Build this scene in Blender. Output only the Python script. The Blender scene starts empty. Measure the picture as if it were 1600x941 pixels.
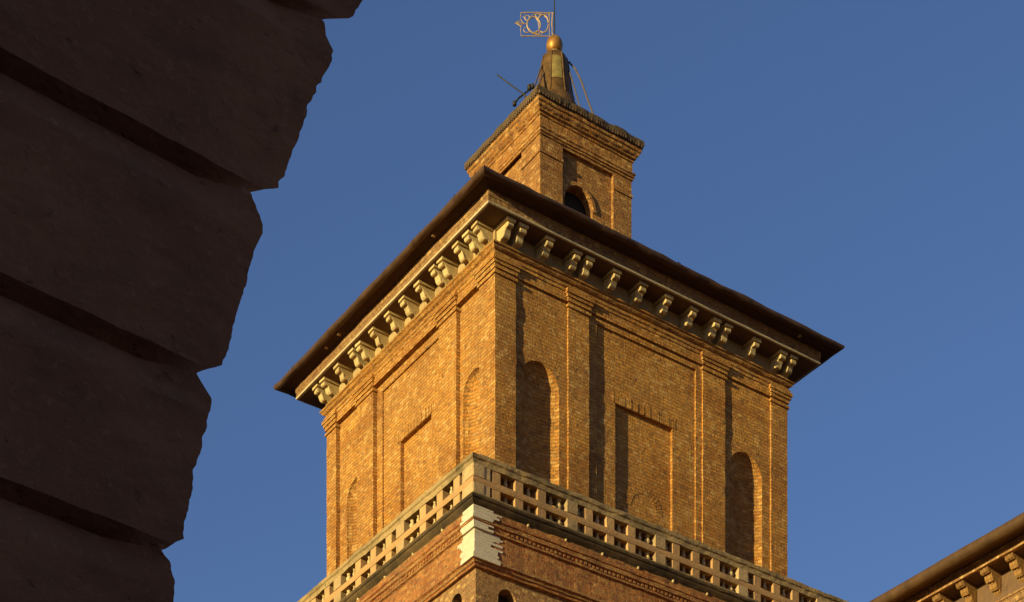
import bpy, bmesh, math, random
from mathutils import Vector, noise
R = math.radians
rnd = random.Random(7)
sc = bpy.context.scene
col = sc.collection

# ------------------------------------------------------------------ camera
cam_d = bpy.data.cameras.new('camera')
cam = bpy.data.objects.new('camera', cam_d); col.objects.link(cam)
cam.location = (0, 0, 1.6); cam.rotation_euler = (R(90), 0, 0)
cam_d.sensor_width = 36.0
cam_d.lens = 3164.98 / 1600 * 36
cam_d.shift_y = (2549.04 - 470.5) / 1600
cam_d.clip_start = 0.1; cam_d.clip_end = 5000
sc.camera = cam

# ------------------------------------------------------------------ light
YAW = 0.6098
SUN_EL = R(7.0)
_az = R(10)                       # how far the sun stands off the normal of the bright face
_c, _s = math.cos(YAW), math.sin(YAW)
sx = -_c * math.cos(_az) + _s * math.sin(_az)
sy = -_s * math.cos(_az) - _c * math.sin(_az)
sun_dir = Vector((sx * math.cos(SUN_EL), sy * math.cos(SUN_EL), math.sin(SUN_EL))).normalized()
w = bpy.data.worlds.new('World'); sc.world = w; w.use_nodes = True
nt = w.node_tree
bg = nt.nodes['Background']
sky = nt.nodes.new('ShaderNodeTexSky'); sky.sky_type = 'NISHITA'
sky.sun_disc = False; sky.sun_elevation = SUN_EL
sky.sun_rotation = math.atan2(sx, sy)
sky.altitude = 0; sky.air_density = 1.0; sky.dust_density = 0.3; sky.ozone_density = 3.3
tint = nt.nodes.new('ShaderNodeMix'); tint.data_type = 'RGBA'; tint.blend_type = 'MULTIPLY'; tint.inputs[0].default_value = 1.0
tint.inputs[7].default_value = (1.05, 0.90, 1.03, 1)          # a little less green, as the evening sky in the photograph
nt.links.new(sky.outputs[0], tint.inputs[6]); nt.links.new(tint.outputs[2], bg.inputs[0])
bg.inputs[1].default_value = 0.111
sun_d = bpy.data.lights.new('sun', 'SUN'); sun_d.energy = 5.0; sun_d.angle = R(0.5)
sun_d.color = (1.0, 0.88, 0.42)
sun = bpy.data.objects.new('sun', sun_d); col.objects.link(sun)
sun.rotation_euler = sun_dir.to_track_quat('Z', 'Y').to_euler()
vs = sc.view_settings
vs.view_transform = 'Standard'; vs.look = 'None'; vs.exposure = 0.62; vs.gamma = 1.0; vs.use_curve_mapping = False
sc.cycles.max_bounces = 6

# ------------------------------------------------------------------ helpers
K = 5.0; ZO = 1.6; VH = 0.8589        # one tower unit is 5 m; half widths 1 (u) and VH (v)

class MB:
    """collects vertices and faces of one mesh"""
    def __init__(s): s.v = []; s.f = []
    def add(s, vs, fs):
        b = len(s.v); s.v += [tuple(p) for p in vs]; s.f += [tuple(b + i for i in f) for f in fs]
    def quad(s, a, b, c, d): s.add([a, b, c, d], [(0, 1, 2, 3)])
    def box(s, x0, x1, y0, y1, z0, z1):
        s.add([(x0, y0, z0), (x1, y0, z0), (x1, y1, z0), (x0, y1, z0), (x0, y0, z1), (x1, y0, z1), (x1, y1, z1), (x0, y1, z1)],
              [(0, 3, 2, 1), (4, 5, 6, 7), (0, 1, 5, 4), (1, 2, 6, 5), (2, 3, 7, 6), (3, 0, 4, 7)])
    def grid(s, pts, closed_u=False, closed_v=False):
        n, m = len(pts), len(pts[0]); vs = [p for row in pts for p in row]; fs = []
        for i in range(n if closed_u else n - 1):
            for j in range(m if closed_v else m - 1):
                i2, j2 = (i + 1) % n, (j + 1) % m
                fs.append((i * m + j, i * m + j2, i2 * m + j2, i2 * m + j))
        s.add(vs, fs)
    def tube(s, path, r, n=8):
        path = [Vector(p) for p in path]; rows = []
        rs = r if isinstance(r, (list, tuple)) else [r] * len(path)
        for i, p in enumerate(path):
            t = (path[min(i + 1, len(path) - 1)] - path[max(i - 1, 0)]).normalized()
            a = t.cross(Vector((0, 0, 1)));
            if a.length < 1e-3: a = Vector((1, 0, 0))
            a.normalize(); b = t.cross(a)
            rows.append([p + rs[i] * (a * math.cos(k * 2 * math.pi / n) + b * math.sin(k * 2 * math.pi / n)) for k in range(n)])
        self_rows = rows
        s.grid(self_rows, closed_v=True)
        b0 = len(s.v); s.add(rows[0], [tuple(range(n))]); s.add(rows[-1], [tuple(range(n))])
    def lathe(s, prof, c, n=16, rot=0.0):
        rows = [[(c[0] + r * math.cos(rot + k * 2 * math.pi / n), c[1] + r * math.sin(rot + k * 2 * math.pi / n), z) for k in range(n)] for r, z in prof]
        s.grid(rows, closed_v=True)
        s.add(rows[0], [tuple(range(n))]); s.add(rows[-1], [tuple(range(n))])
    def build(s, name, m, parent=None, smooth=False, jit=0.0, bevel=0.0):
        me = bpy.data.meshes.new(name); me.from_pydata(s.v, [], s.f); me.update()
        bm = bmesh.new(); bm.from_mesh(me)
        bmesh.ops.remove_doubles(bm, verts=bm.verts, dist=1e-4)
        bmesh.ops.recalc_face_normals(bm, faces=bm.faces)
        if jit:
            for v in bm.verts:
                v.co += noise.noise_vector(v.co * 2.3) * jit + noise.noise_vector(v.co * 9.1) * jit * 0.6
        bm.to_mesh(me); bm.free()
        if smooth:
            for p in me.polygons: p.use_smooth = True
        me.materials.append(m)
        o = bpy.data.objects.new(name, me); col.objects.link(o)
        if parent: o.parent = parent
        if bevel:
            md = o.modifiers.new('bevel', 'BEVEL'); md.width = bevel; md.segments = 2; md.limit_method = 'ANGLE'
        return o

def tag(o, label=None, cat=None, group=None, kind=None):
    if label: o['label'] = label
    if cat: o['category'] = cat
    if group: o['group'] = group
    if kind: o['kind'] = kind
    return o

def empty(name, loc, rz=0.0):
    o = bpy.data.objects.new(name, None); col.objects.link(o)
    o.location = loc; o.rotation_euler = (0, 0, rz); o.empty_display_size = 0.5
    return o

# ------------------------------------------------------------------ materials
def N(nt, t, **kw):
    n = nt.nodes.new(t)
    for k, v in kw.items():
        if k.startswith('i'): n.inputs[int(k[1:])].default_value = v
        else: setattr(n, k, v)
    return n

def mixc(nt, fac, a, b, mode='MIX'):
    n = nt.nodes.new('ShaderNodeMix'); n.data_type = 'RGBA'; n.blend_type = mode
    for sock, val in ((n.inputs[0], fac), (n.inputs[6], a), (n.inputs[7], b)):
        if hasattr(val, 'links'): nt.links.new(val, sock)
        elif isinstance(val, (int, float)): sock.default_value = val
        else: sock.default_value = (*val, 1)
    return n.outputs[2]

def ramp(nt, src, p0, p1, c0=0.0, c1=1.0):
    n = nt.nodes.new('ShaderNodeMapRange'); n.inputs[1].default_value = p0; n.inputs[2].default_value = p1
    n.inputs[3].default_value = c0; n.inputs[4].default_value = c1
    nt.links.new(src, n.inputs[0]); return n.outputs[0]

def noise_n(nt, vec, scale, detail=4, rough=0.55):
    n = nt.nodes.new('ShaderNodeTexNoise'); n.inputs['Scale'].default_value = scale
    n.inputs['Detail'].default_value = detail; n.inputs['Roughness'].default_value = rough
    nt.links.new(vec, n.inputs['Vector']); return n.outputs[0]

def base_mat(name, rough=0.9):
    m = bpy.data.materials.new(name); m.use_nodes = True
    t = m.node_tree; b = t.nodes['Principled BSDF']; b.inputs['Roughness'].default_value = rough
    b.inputs['Specular IOR Level'].default_value = 0.2
    tc = t.nodes.new('ShaderNodeTexCoord')
    return m, t, b, tc.outputs['Object']

def bump(t, b, h, dist, strength=1.0):
    n = t.nodes.new('ShaderNodeBump'); n.inputs['Strength'].default_value = strength; n.inputs['Distance'].default_value = dist
    t.links.new(h, n.inputs['Height']); t.links.new(n.outputs[0], b.inputs['Normal'])

def brick_mat(name, c1, c2, mortar, pale=(0.62, 0.37, 0.13), pale_amt=0.35, dark=(0.12, 0.06, 0.035), dark_amt=0.4, bw=0.30, rh=0.09, ms=0.016, relief=0.06, strength=1.0):
    m, t, b, ob = base_mat(name)
    geo = t.nodes.new('ShaderNodeNewGeometry')
    vt = N(t, 'ShaderNodeVectorTransform', vector_type='NORMAL', convert_from='WORLD', convert_to='OBJECT')
    t.links.new(geo.outputs['True Normal'], vt.inputs[0])
    sn = t.nodes.new('ShaderNodeSeparateXYZ'); t.links.new(vt.outputs[0], sn.inputs[0])
    sp = t.nodes.new('ShaderNodeSeparateXYZ'); t.links.new(ob, sp.inputs[0])
    def math_n(op, a, bb=None):
        n = N(t, 'ShaderNodeMath', operation=op)
        for i, v in enumerate((a, bb)):
            if v is None: continue
            if hasattr(v, 'links'): t.links.new(v, n.inputs[i])
            else: n.inputs[i].default_value = v
        return n.outputs[0]
    ax = math_n('ABSOLUTE', sn.outputs[0]); ay = math_n('ABSOLUTE', sn.outputs[1]); az = math_n('ABSOLUTE', sn.outputs[2])
    selx = math_n('GREATER_THAN', ax, ay)
    selz = math_n('GREATER_THAN', az, 0.75)
    mixf = lambda f, a, c: math_n('ADD', math_n('MULTIPLY', a, math_n('SUBTRACT', 1.0, f)), math_n('MULTIPLY', c, f))
    u = mixf(selx, sp.outputs[0], sp.outputs[1])
    v = mixf(selz, sp.outputs[2], mixf(selx, sp.outputs[1], sp.outputs[0]))
    cb = t.nodes.new('ShaderNodeCombineXYZ'); t.links.new(u, cb.inputs[0]); t.links.new(v, cb.inputs[1])
    # slightly wandering courses
    wob = noise_n(t, ob, 1.3, 2); wv = N(t, 'ShaderNodeVectorMath', operation='MULTIPLY_ADD')
    nz = t.nodes.new('ShaderNodeTexNoise'); nz.inputs['Scale'].default_value = 2.2; t.links.new(ob, nz.inputs['Vector'])
    t.links.new(nz.outputs[1], wv.inputs[0]); wv.inputs[1].default_value = (0.05, 0.025, 0); t.links.new(cb.outputs[0], wv.inputs[2])
    br = t.nodes.new('ShaderNodeTexBrick'); t.links.new(wv.outputs[0], br.inputs[0])
    br.inputs['Scale'].default_value = 1.0; br.inputs['Mortar Size'].default_value = ms; br.inputs['Mortar Smooth'].default_value = 0.3
    br.inputs['Brick Width'].default_value = bw; br.inputs['Row Height'].default_value = rh; br.inputs['Bias'].default_value = 0.0
    br.inputs['Color1'].default_value = (*c1, 1); br.inputs['Color2'].default_value = (*c2, 1); br.inputs['Mortar'].default_value = (*mortar, 1)
    big = noise_n(t, ob, 0.55, 5, 0.6); mid = noise_n(t, ob, 3.1, 5, 0.65); fine = noise_n(t, ob, 17, 4, 0.7)
    c = br.outputs[0]
    c = mixc(t, ramp(t, fine, 0.3, 0.7), mixc(t, 1.0, c, (0.72, 0.68, 0.66), 'MULTIPLY'), c)
    c = mixc(t, ramp(t, big, 0.42, 0.72, 0, dark_amt), c, dark)
    c = mixc(t, ramp(t, mid, 0.52, 0.75, 0, pale_amt), c, pale)
    # single pale and single burnt bricks, in clusters
    b2 = t.nodes.new('ShaderNodeTexBrick'); t.links.new(wv.outputs[0], b2.inputs[0])
    b2.inputs['Scale'].default_value = 1.0; b2.inputs['Mortar Size'].default_value = 0.0
    b2.inputs['Brick Width'].default_value = bw * 0.5; b2.inputs['Row Height'].default_value = rh
    b2.inputs['Color1'].default_value = (0, 0, 0, 1); b2.inputs['Color2'].default_value = (1, 1, 1, 1)
    rv = t.nodes.new('ShaderNodeSeparateColor'); t.links.new(b2.outputs[0], rv.inputs[0])
    clus = noise_n(t, ob, 0.8, 4, 0.7)
    r1 = math_n('ADD', rv.outputs[0], math_n('MULTIPLY', math_n('SUBTRACT', clus, 0.5), 0.6))
    c = mixc(t, ramp(t, r1, 0.80, 0.96, 0, 0.45), c, tuple(min(1, q * 1.1) for q in pale))
    r2 = math_n('ADD', rv.outputs[0], math_n('MULTIPLY', math_n('SUBTRACT', big, 0.5), 0.9))
    c = mixc(t, ramp(t, r2, 0.22, 0.06, 0, 0.30), c, dark)
    speck = noise_n(t, ob, 10, 3, 0.8)
    c = mixc(t, ramp(t, speck, 0.59, 0.66, 0, min(0.8, pale_amt * 1.3)), c, tuple(min(1, q * 1.15) for q in pale))
    hole = noise_n(t, ob, 8.3, 3, 0.75)
    c = mixc(t, ramp(t, hole, 0.42, 0.33, 0, 0.75), c, dark)
    vo = N(t, 'ShaderNodeTexVoronoi', distance='CHEBYCHEV'); vo.inputs['Scale'].default_value = 0.85
    t.links.new(wv.outputs[0], vo.inputs['Vector'])
    sv = t.nodes.new('ShaderNodeSeparateColor'); t.links.new(vo.outputs['Color'], sv.inputs[0])
    c = mixc(t, ramp(t, sv.outputs[0], 0.55, 0.95, 0, 0.55), c, mixc(t, 1.0, c, (0.70, 0.58, 0.50), 'MULTIPLY'))      # patches of other brick
    c = mixc(t, ramp(t, sv.outputs[1], 0.70, 1.0, 0, 0.45), c, mixc(t, 1.0, c, (1.18, 1.16, 1.1), 'MULTIPLY'))
    t.links.new(c, b.inputs['Base Color'])
    h = math_n('ADD', math_n('MULTIPLY', br.outputs[1], -0.9), math_n('ADD', math_n('MULTIPLY', fine, 0.9), math_n('ADD', math_n('MULTIPLY', mid, 0.9), math_n('MULTIPLY', rv.outputs[0], 0.3))))
    bump(t, b, h, relief, strength)
    return m

def stone_mat(name, c1, c2, stain, scale=3.0, relief=0.02, rough=0.85, stain_amt=0.7, lo=0.5):
    m, t, b, ob = base_mat(name, rough)
    big = noise_n(t, ob, scale * 0.4, 6, 0.65); fine = noise_n(t, ob, scale * 5, 5, 0.7)
    c = mixc(t, ramp(t, fine, 0.3, 0.7), c1, c2)
    c = mixc(t, ramp(t, big, lo, lo + 0.22, 0, stain_amt), c, stain)
    oi = t.nodes.new('ShaderNodeObjectInfo')
    c = mixc(t, ramp(t, oi.outputs['Random'], 0, 1, 0, 0.45), c, mixc(t, 1.0, c, (0.62, 0.55, 0.48), 'MULTIPLY'))
    crust = noise_n(t, ob, scale * 1.7, 5, 0.75)
    c = mixc(t, ramp(t, crust, 0.58, 0.68, 0, stain_amt), c, stain)
    t.links.new(c, b.inputs['Base Color'])
    bump(t, b, fine, relief, 0.8)
    return m

def metal_mat(name, c1, c2, rough=0.45, metallic=0.8, scale=8):
    m, t, b, ob = base_mat(name, rough); b.inputs['Metallic'].default_value = metallic
    n = noise_n(t, ob, scale, 5, 0.65)
    t.links.new(mixc(t, ramp(t, n, 0.35, 0.65), c1, c2), b.inputs['Base Color'])
    bump(t, b, n, 0.01, 0.4)
    return m

M_brick = brick_mat('yellow_brick', (0.68, 0.305, 0.056), (0.53, 0.212, 0.037), (0.46, 0.22, 0.05))
M_red = brick_mat('red_brick', (0.52, 0.18, 0.045), (0.34, 0.10, 0.028), (0.44, 0.23, 0.08), pale=(0.52, 0.28, 0.09), pale_amt=0.4, dark_amt=0.65)
M_lantern = brick_mat('belfry_brick', (0.54, 0.235, 0.05), (0.37, 0.14, 0.032), (0.40, 0.20, 0.06), dark_amt=0.5)
M_terra = brick_mat('terracotta_brick', (0.44, 0.23, 0.085), (0.36, 0.17, 0.06), (0.38, 0.22, 0.10), bw=0.16, rh=0.09)
M_stone = stone_mat('pale_stone', (0.60, 0.44, 0.21), (0.48, 0.34, 0.15), (0.26, 0.16, 0.07), 4, 0.02, stain_amt=0.5)
M_strip = stone_mat('white_stone_strip', (0.60, 0.48, 0.30), (0.48, 0.37, 0.22), (0.26, 0.17, 0.09), 3, 0.01, stain_amt=0.5)
M_quoin = stone_mat('white_quoin_stone', (0.66, 0.55, 0.40), (0.52, 0.43, 0.30), (0.34, 0.24, 0.15), 5, 0.02, stain_amt=0.4)
M_bal = stone_mat('balustrade_stone', (0.50, 0.29, 0.12), (0.41, 0.22, 0.09), (0.26, 0.17, 0.08), 2.5, 0.015, stain_amt=0.5)
M_rail = stone_mat('lichen_stone', (0.40, 0.26, 0.115), (0.27, 0.175, 0.075), (0.09, 0.065, 0.03), 3, 0.025, stain_amt=0.8, lo=0.45)
M_slab = stone_mat('mossy_slab_stone', (0.20, 0.16, 0.09), (0.13, 0.105, 0.06), (0.05, 0.045, 0.028), 3, 0.02, stain_amt=0.8, lo=0.4)
M_cove = stone_mat('shade_darkened_stone', (0.14, 0.085, 0.034), (0.08, 0.048, 0.02), (0.028, 0.018, 0.009), 2.2, 0.02, stain_amt=0.85, lo=0.42)  # stained stone, darkened to paint in the shadow band under the balustrade
M_soffit = stone_mat('soffit_shade_brown', (0.17, 0.095, 0.05), (0.12, 0.065, 0.035), (0.07, 0.04, 0.025), 2, 0.01)  # dark brown puts the shade under the eaves into the colour
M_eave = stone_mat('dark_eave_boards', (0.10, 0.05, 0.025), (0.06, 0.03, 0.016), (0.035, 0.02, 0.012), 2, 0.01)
M_gutter = metal_mat('copper_gutter', (0.095, 0.048, 0.024), (0.06, 0.03, 0.016), 0.55, 0.2, 3)
M_tile = stone_mat('clay_roof_tile', (0.24, 0.12, 0.07), (0.17, 0.085, 0.05), (0.08, 0.05, 0.03), 4, 0.03)
M_bronze = metal_mat('weathered_copper', (0.20, 0.10, 0.03), (0.085, 0.045, 0.016), 0.5, 0.45, 4)
M_patch = metal_mat('cap_patch_yellow', (0.40, 0.28, 0.08), (0.24, 0.16, 0.05), 0.45, 0.5, 6)  # brighter yellow patch on the front of the cap
M_gold = metal_mat('gilded_copper', (0.46, 0.23, 0.05), (0.26, 0.10, 0.025), 0.45, 0.55, 5)
M_vane = metal_mat('gilt_iron', (0.40, 0.27, 0.17), (0.28, 0.18, 0.11), 0.55, 0.2, 10)
M_iron = metal_mat('dark_iron', (0.05, 0.04, 0.035), (0.03, 0.025, 0.02), 0.6, 0.6, 10)
M_cable = metal_mat('dull_cable', (0.13, 0.09, 0.07), (0.08, 0.06, 0.05), 0.7, 0.2, 10)
M_dark = stone_mat('dark_interior', (0.035, 0.026, 0.02), (0.025, 0.018, 0.014), (0.015, 0.012, 0.01), 2, 0.0)

# foreground wall: rendered brick in deep shade, streaked
def fore_mat():
    m, t, b, ob = base_mat('brown_rusticated_render', 0.95)
    mp = N(t, 'ShaderNodeMapping'); mp.inputs['Scale'].default_value = (1.6, 1.6, 3.0); t.links.new(ob, mp.inputs[0])
    big = noise_n(t, ob, 1.1, 6, 0.6); st = noise_n(t, mp.outputs[0], 2.4, 6, 0.65); fine = noise_n(t, ob, 26, 5, 0.7)
    c = mixc(t, ramp(t, big, 0.35, 0.65), (0.275, 0.098, 0.041), (0.19, 0.064, 0.029))
    c = mixc(t, ramp(t, st, 0.50, 0.72, 0, 0.6), c, (0.12, 0.045, 0.026))
    c = mixc(t, ramp(t, fine, 0.56, 0.72, 0, 0.6), c, (0.36, 0.15, 0.075))
    c = mixc(t, ramp(t, noise_n(t, ob, 13, 3, 0.6), 0.36, 0.26, 0, 0.7), c, (0.13, 0.046, 0.022))
    t.links.new(c, b.inputs['Base Color'])
    a = N(t, 'ShaderNodeMath', operation='MULTIPLY_ADD'); a.inputs[1].default_value = 0.35
    t.links.new(fine, a.inputs[0]); t.links.new(st, a.inputs[2])
    pit = noise_n(t, ob, 13, 3, 0.6)
    a2 = N(t, 'ShaderNodeMath', operation='MULTIPLY_ADD'); a2.inputs[1].default_value = -0.3
    t.links.new(ramp(t, pit, 0.36, 0.26), a2.inputs[0]); t.links.new(a.outputs[0], a2.inputs[2])
    bump(t, b, a2.outputs[0], 0.028, 0.8)
    return m
M_fore = fore_mat()

# ------------------------------------------------------------------ ground
g = MB(); g.quad((-1500, -1500, 0), (1500, -1500, 0), (1500, 1500, 0), (-1500, 1500, 0))
m, t, b, ob = base_mat('courtyard_cobbles', 0.95)
vor = t.nodes.new('ShaderNodeTexVoronoi'); vor.inputs['Scale'].default_value = 7; t.links.new(ob, vor.inputs['Vector'])
t.links.new(mixc(t, ramp(t, vor.outputs[0], 0.2, 0.7), (0.17, 0.12, 0.09), (0.09, 0.065, 0.05)), b.inputs['Base Color'])
tag(g.build('ground', m), kind='structure')

# ------------------------------------------------------------------ tower
TX, TY = 0.2421 * K, 11.5544 * K
tower = empty('brick_tower', (TX, TY, 0), YAW)
tag(tower, 'tall square brick bell tower glowing in low sun, with balcony and belfry', 'tower')

def P(u, v, z): return (u * K, v * K, z * K + ZO)
def F(face, a, d, z):          # a along the face, d outwards from the pilaster plane, z height
    return P(a, -(VH + d), z) if face == 'R' else P(-(1 + d), a, z)

def ring(mb, prof, n=1, hw=1.0, hv=None, closed=False):
    """sweep profile [(outward offset, z)] round the square plan, mitred"""
    hv = VH if hv is None else hv
    rows = []
    for o, z in prof:
        U, V = hw + o, hv + o; row = []
        for (x0, y0), (x1, y1) in (((-U, -V), (U, -V)), ((U, -V), (U, V)), ((U, V), (-U, V)), ((-U, V), (-U, -V))):
            for i in range(n): row.append(P(x0 + (x1 - x0) * i / n, y0 + (y1 - y0) * i / n, z))
        rows.append(row)
    mb.grid(rows, closed_u=closed, closed_v=True)

def fbox(mb, face, a0, a1, d0, d1, z0, z1, nz=1):
    for k in range(nz):
        pass
    rows = []
    for k in range(nz + 1):
        z = z0 + (z1 - z0) * k / nz
        rows.append([F(face, a0, d0, z), F(face, a0, d1, z), F(face, a1, d1, z), F(face, a1, d0, z)])
    mb.grid(rows, closed_v=True)
    mb.add(rows[0], [(0, 1, 2, 3)]); mb.add(rows[-1], [(0, 1, 2, 3)])

def arch_pts(c, r, zs, n=14):
    return [(c + r * math.cos(math.pi - math.pi * k / n), zs + r * math.sin(math.pi * k / n)) for k in range(n + 1)]

def flat(mb, face, a0, a1, d, z0, z1):
    mb.quad(F(face, a0, d, z0), F(face, a1, d, z0), F(face, a1, d, z1), F(face, a0, d, z1))

def wall_holes(mb, face, a0, a1, d, z0, z1, arches=(), rects=()):
    """flat wall with arched holes (c, r, z_spring, z_bottom) and rectangular holes (x0, x1, zb, zt)"""
    items = sorted([('a', c - r, c + r, c, r, zs, zb) for c, r, zs, zb in arches] + [('r', x0, x1, zb, zt) for x0, x1, zb, zt in rects], key=lambda q: q[1])
    x = a0
    for it in items:
        flat(mb, face, x, it[1], d, z0, z1)
        if it[0] == 'a':
            _, l, rr, c, r, zs, zb = it
            if zb > z0: flat(mb, face, l, rr, d, z0, zb)
            ap = arch_pts(c, r, zs)
            for (p, q) in zip(ap, ap[1:]):
                mb.quad(F(face, p[0], d, p[1]), F(face, q[0], d, q[1]), F(face, q[0], d, z1), F(face, p[0], d, z1))
        else:
            _, l, rr, zb, zt = it
            if zb > z0: flat(mb, face, l, rr, d, z0, zb)
            if zt < z1: flat(mb, face, l, rr, d, zt, z1)
        x = it[2]
    flat(mb, face, x, a1, d, z0, z1)

def reveal_rect(mb, face, l, r, zb, zt, d0, d1, back=True):
    mb.quad(F(face, l, d0, zb), F(face, l, d1, zb), F(face, l, d1, zt), F(face, l, d0, zt))
    mb.quad(F(face, r, d0, zb), F(face, r, d1, zb), F(face, r, d1, zt), F(face, r, d0, zt))
    mb.quad(F(face, l, d0, zt), F(face, r, d0, zt), F(face, r, d1, zt), F(face, l, d1, zt))
    mb.quad(F(face, l, d0, zb), F(face, r, d0, zb), F(face, r, d1, zb), F(face, l, d1, zb))
    if back: flat(mb, face, l, r, d1, zb, zt)

def niche_mesh(mb, face, c, r, zs, zb, d, depth, n=14):
    """half-round niche with a quarter-dome head"""
    th = [math.pi - math.pi * k / n for k in range(n + 1)]
    rows = [[F(face, c + r * math.cos(t), d - depth * math.sin(t), z) for t in th] for z in (zb, zs)]
    m_ = 7
    for k in range(1, m_ + 1):
        ph = math.pi / 2 * k / m_
        rows.append([F(face, c + r * math.cos(ph) * math.cos(t), d - depth * math.cos(ph) * math.sin(t), zs + r * math.sin(ph)) for t in th])
    # head as a lune so that the rim follows the arch
    rows2 = [[F(face, c + r * math.cos(t), d, zs + 0) for t in th]]
    mb.grid(rows[:2])
    lun = []
    for k in range(m_ + 1):
        ph = math.pi / 2 * (1 - k / m_)                      # 90deg: deepest meridian, 0: rim
        lun.append([F(face, c + r * math.cos(t), d - depth * math.sin(t) * math.sin(ph), zs + r * math.sin(t) * math.cos(ph)) for t in th])
    mb.grid(lun)

def arch_opening(mb, face, c, r, zs, zb, d0, d1, back=None):
    ap = arch_pts(c, r, zs); path = [(c - r, zb)] + ap + [(c + r, zb)]
    rows = [[F(face, a, d, z) for a, z in path] for d in (d0, d1)]
    mb.grid(rows)
    if back is not None:
        for p, q in zip(ap, ap[1:]):
            back.quad(F(face, p[0], d1, p[1]), F(face, q[0], d1, q[1]), F(face, q[0], d1, zb), F(face, p[0], d1, zb))

ZB, ZT = 5.30, 6.92
WDF = {'R': -0.0105, 'L': -0.026}
WD = -0.016                   # wall plane behind the pilasters
NICHE = {'R': [(-0.712, 0.122), (0.695, 0.122)], 'L': [(-0.625, 0.098), (0.572, 0.098)]}
NZS = {'R': 6.428, 'L': 6.432}
PANEL = {'R': (-0.345, 0.335, 6.885), 'L': (-0.292, 0.283, 6.872)}
WIN = {'R': (-0.213, 0.178, 6.513), 'L': (-0.205, 0.109, 6.512)}
PIL = {'R': [(-1.0, -0.872), (-0.537, -0.402), (0.378, 0.537), (0.877, 1.0)],
       'L': [(-VH, -0.715), (-0.50, -0.330), (0.339, 0.515), (0.751, VH)]}

mb = MB()
for fc in 'RL':
    lim = 0.99 if fc == 'R' else VH - 0.01; WD = WDF[fc]
    pa, pb, pt = PANEL[fc]; wa, wb, wt = WIN[fc]
    wall_holes(mb, fc, -lim, lim, WD, ZB, ZT + 0.01, arches=[(c, r, NZS[fc], ZB) for c, r in NICHE[fc]], rects=[(pa, pb, ZB, pt)])
    reveal_rect(mb, fc, pa, pb, ZB, pt, WD, WD - 0.010, back=False)
    wall_holes(mb, fc, pa, pb, WD - 0.010, ZB, pt, rects=[(wa, wb, ZB, wt)])
mb.quad(P(0.987, -VH + .013, ZB), P(0.987, VH - .013, ZB), P(0.987, VH - .013, ZT), P(0.987, -VH + .013, ZT))
mb.quad(P(-0.987, VH - .013, ZB), P(0.987, VH - .013, ZB), P(0.987, VH - .013, ZT), P(-0.987, VH - .013, ZT))
mb.build('wall', M_brick, tower)

for fc in 'RL':
    WD = WDF[fc]
    for c, r in NICHE[fc]:
        mb = MB(); niche_mesh(mb, fc, c, r, NZS[fc], ZB, WD, r * (0.43 if fc == 'R' else 0.55))
        tag(mb.build('niche', M_brick, tower, smooth=True), 'tall round-headed niche in the brick bay')
    wa, wb, wt = WIN[fc]; mb = MB()
    reveal_rect(mb, fc, wa, wb, ZB, wt, WD - 0.010, WD - 0.028 - (0.006 if fc == 'L' else 0))
    bw_ = mb.build('blocked_window', M_brick, tower)
    tag(bw_, 'bricked-up rectangular window')
    # relieving arch of upright bricks in the blocking, and a flat soldier-course lintel above
    d = WD - 0.028 - (0.006 if fc == 'L' else 0)
    ca = 0.5 * (wa + wb) + 0.01; mb = MB(); nb = 19
    for k in range(nb):
        t0 = math.pi * (k + 0.12) / nb; t1 = math.pi * (k + 0.88) / nb
        q = [(ca + rr * math.cos(tt), 6.02 + rr * math.sin(tt)) for rr, tt in ((0.085, t0), (0.13, t0), (0.13, t1), (0.085, t1))]
        mb.add([F(fc, a, d + 0.0012 + 0.001 * rnd.random(), z) for a, z in q] + [F(fc, a, d - 0.002, z) for a, z in q], [(0, 1, 2, 3), (0, 1, 5, 4), (1, 2, 6, 5), (2, 3, 7, 6), (3, 0, 4, 7)])
    mb.build('relieving_arch', M_brick, bw_)
    mb = MB(); a = wa - 0.02; d = WD - 0.010
    while a < wb + 0.02:
        wdt = 0.0145; fbox(mb, fc, a, a + wdt * 0.8, d - 0.002, d + 0.0016 + 0.0028 * rnd.random(), wt + 0.001, wt + 0.052 + 0.006 * rnd.random()); a += wdt
    mb.build('lintel', M_brick, bw_)

def pilaster(parts, cap):
    mb = MB()
    for a in parts: fbox(mb, *a, ZB, ZT + 0.001, nz=60)
    o = mb.build('pilaster', M_brick, tower, jit=0.012)
    cm = MB()
    for (z0, z1, pr) in ((6.892, 6.906, 0.008), (6.921, 6.941, 0.008), (6.941, 6.958, 0.015), (6.958, 6.977, 0.021)):
        for (fc, a0, a1) in cap: fbox(cm, fc, a0 - pr, a1 + pr, -0.03, pr, z0, z1 - 0.0004)
    cm.build('capital', M_brick, o, jit=0.006)
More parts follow.
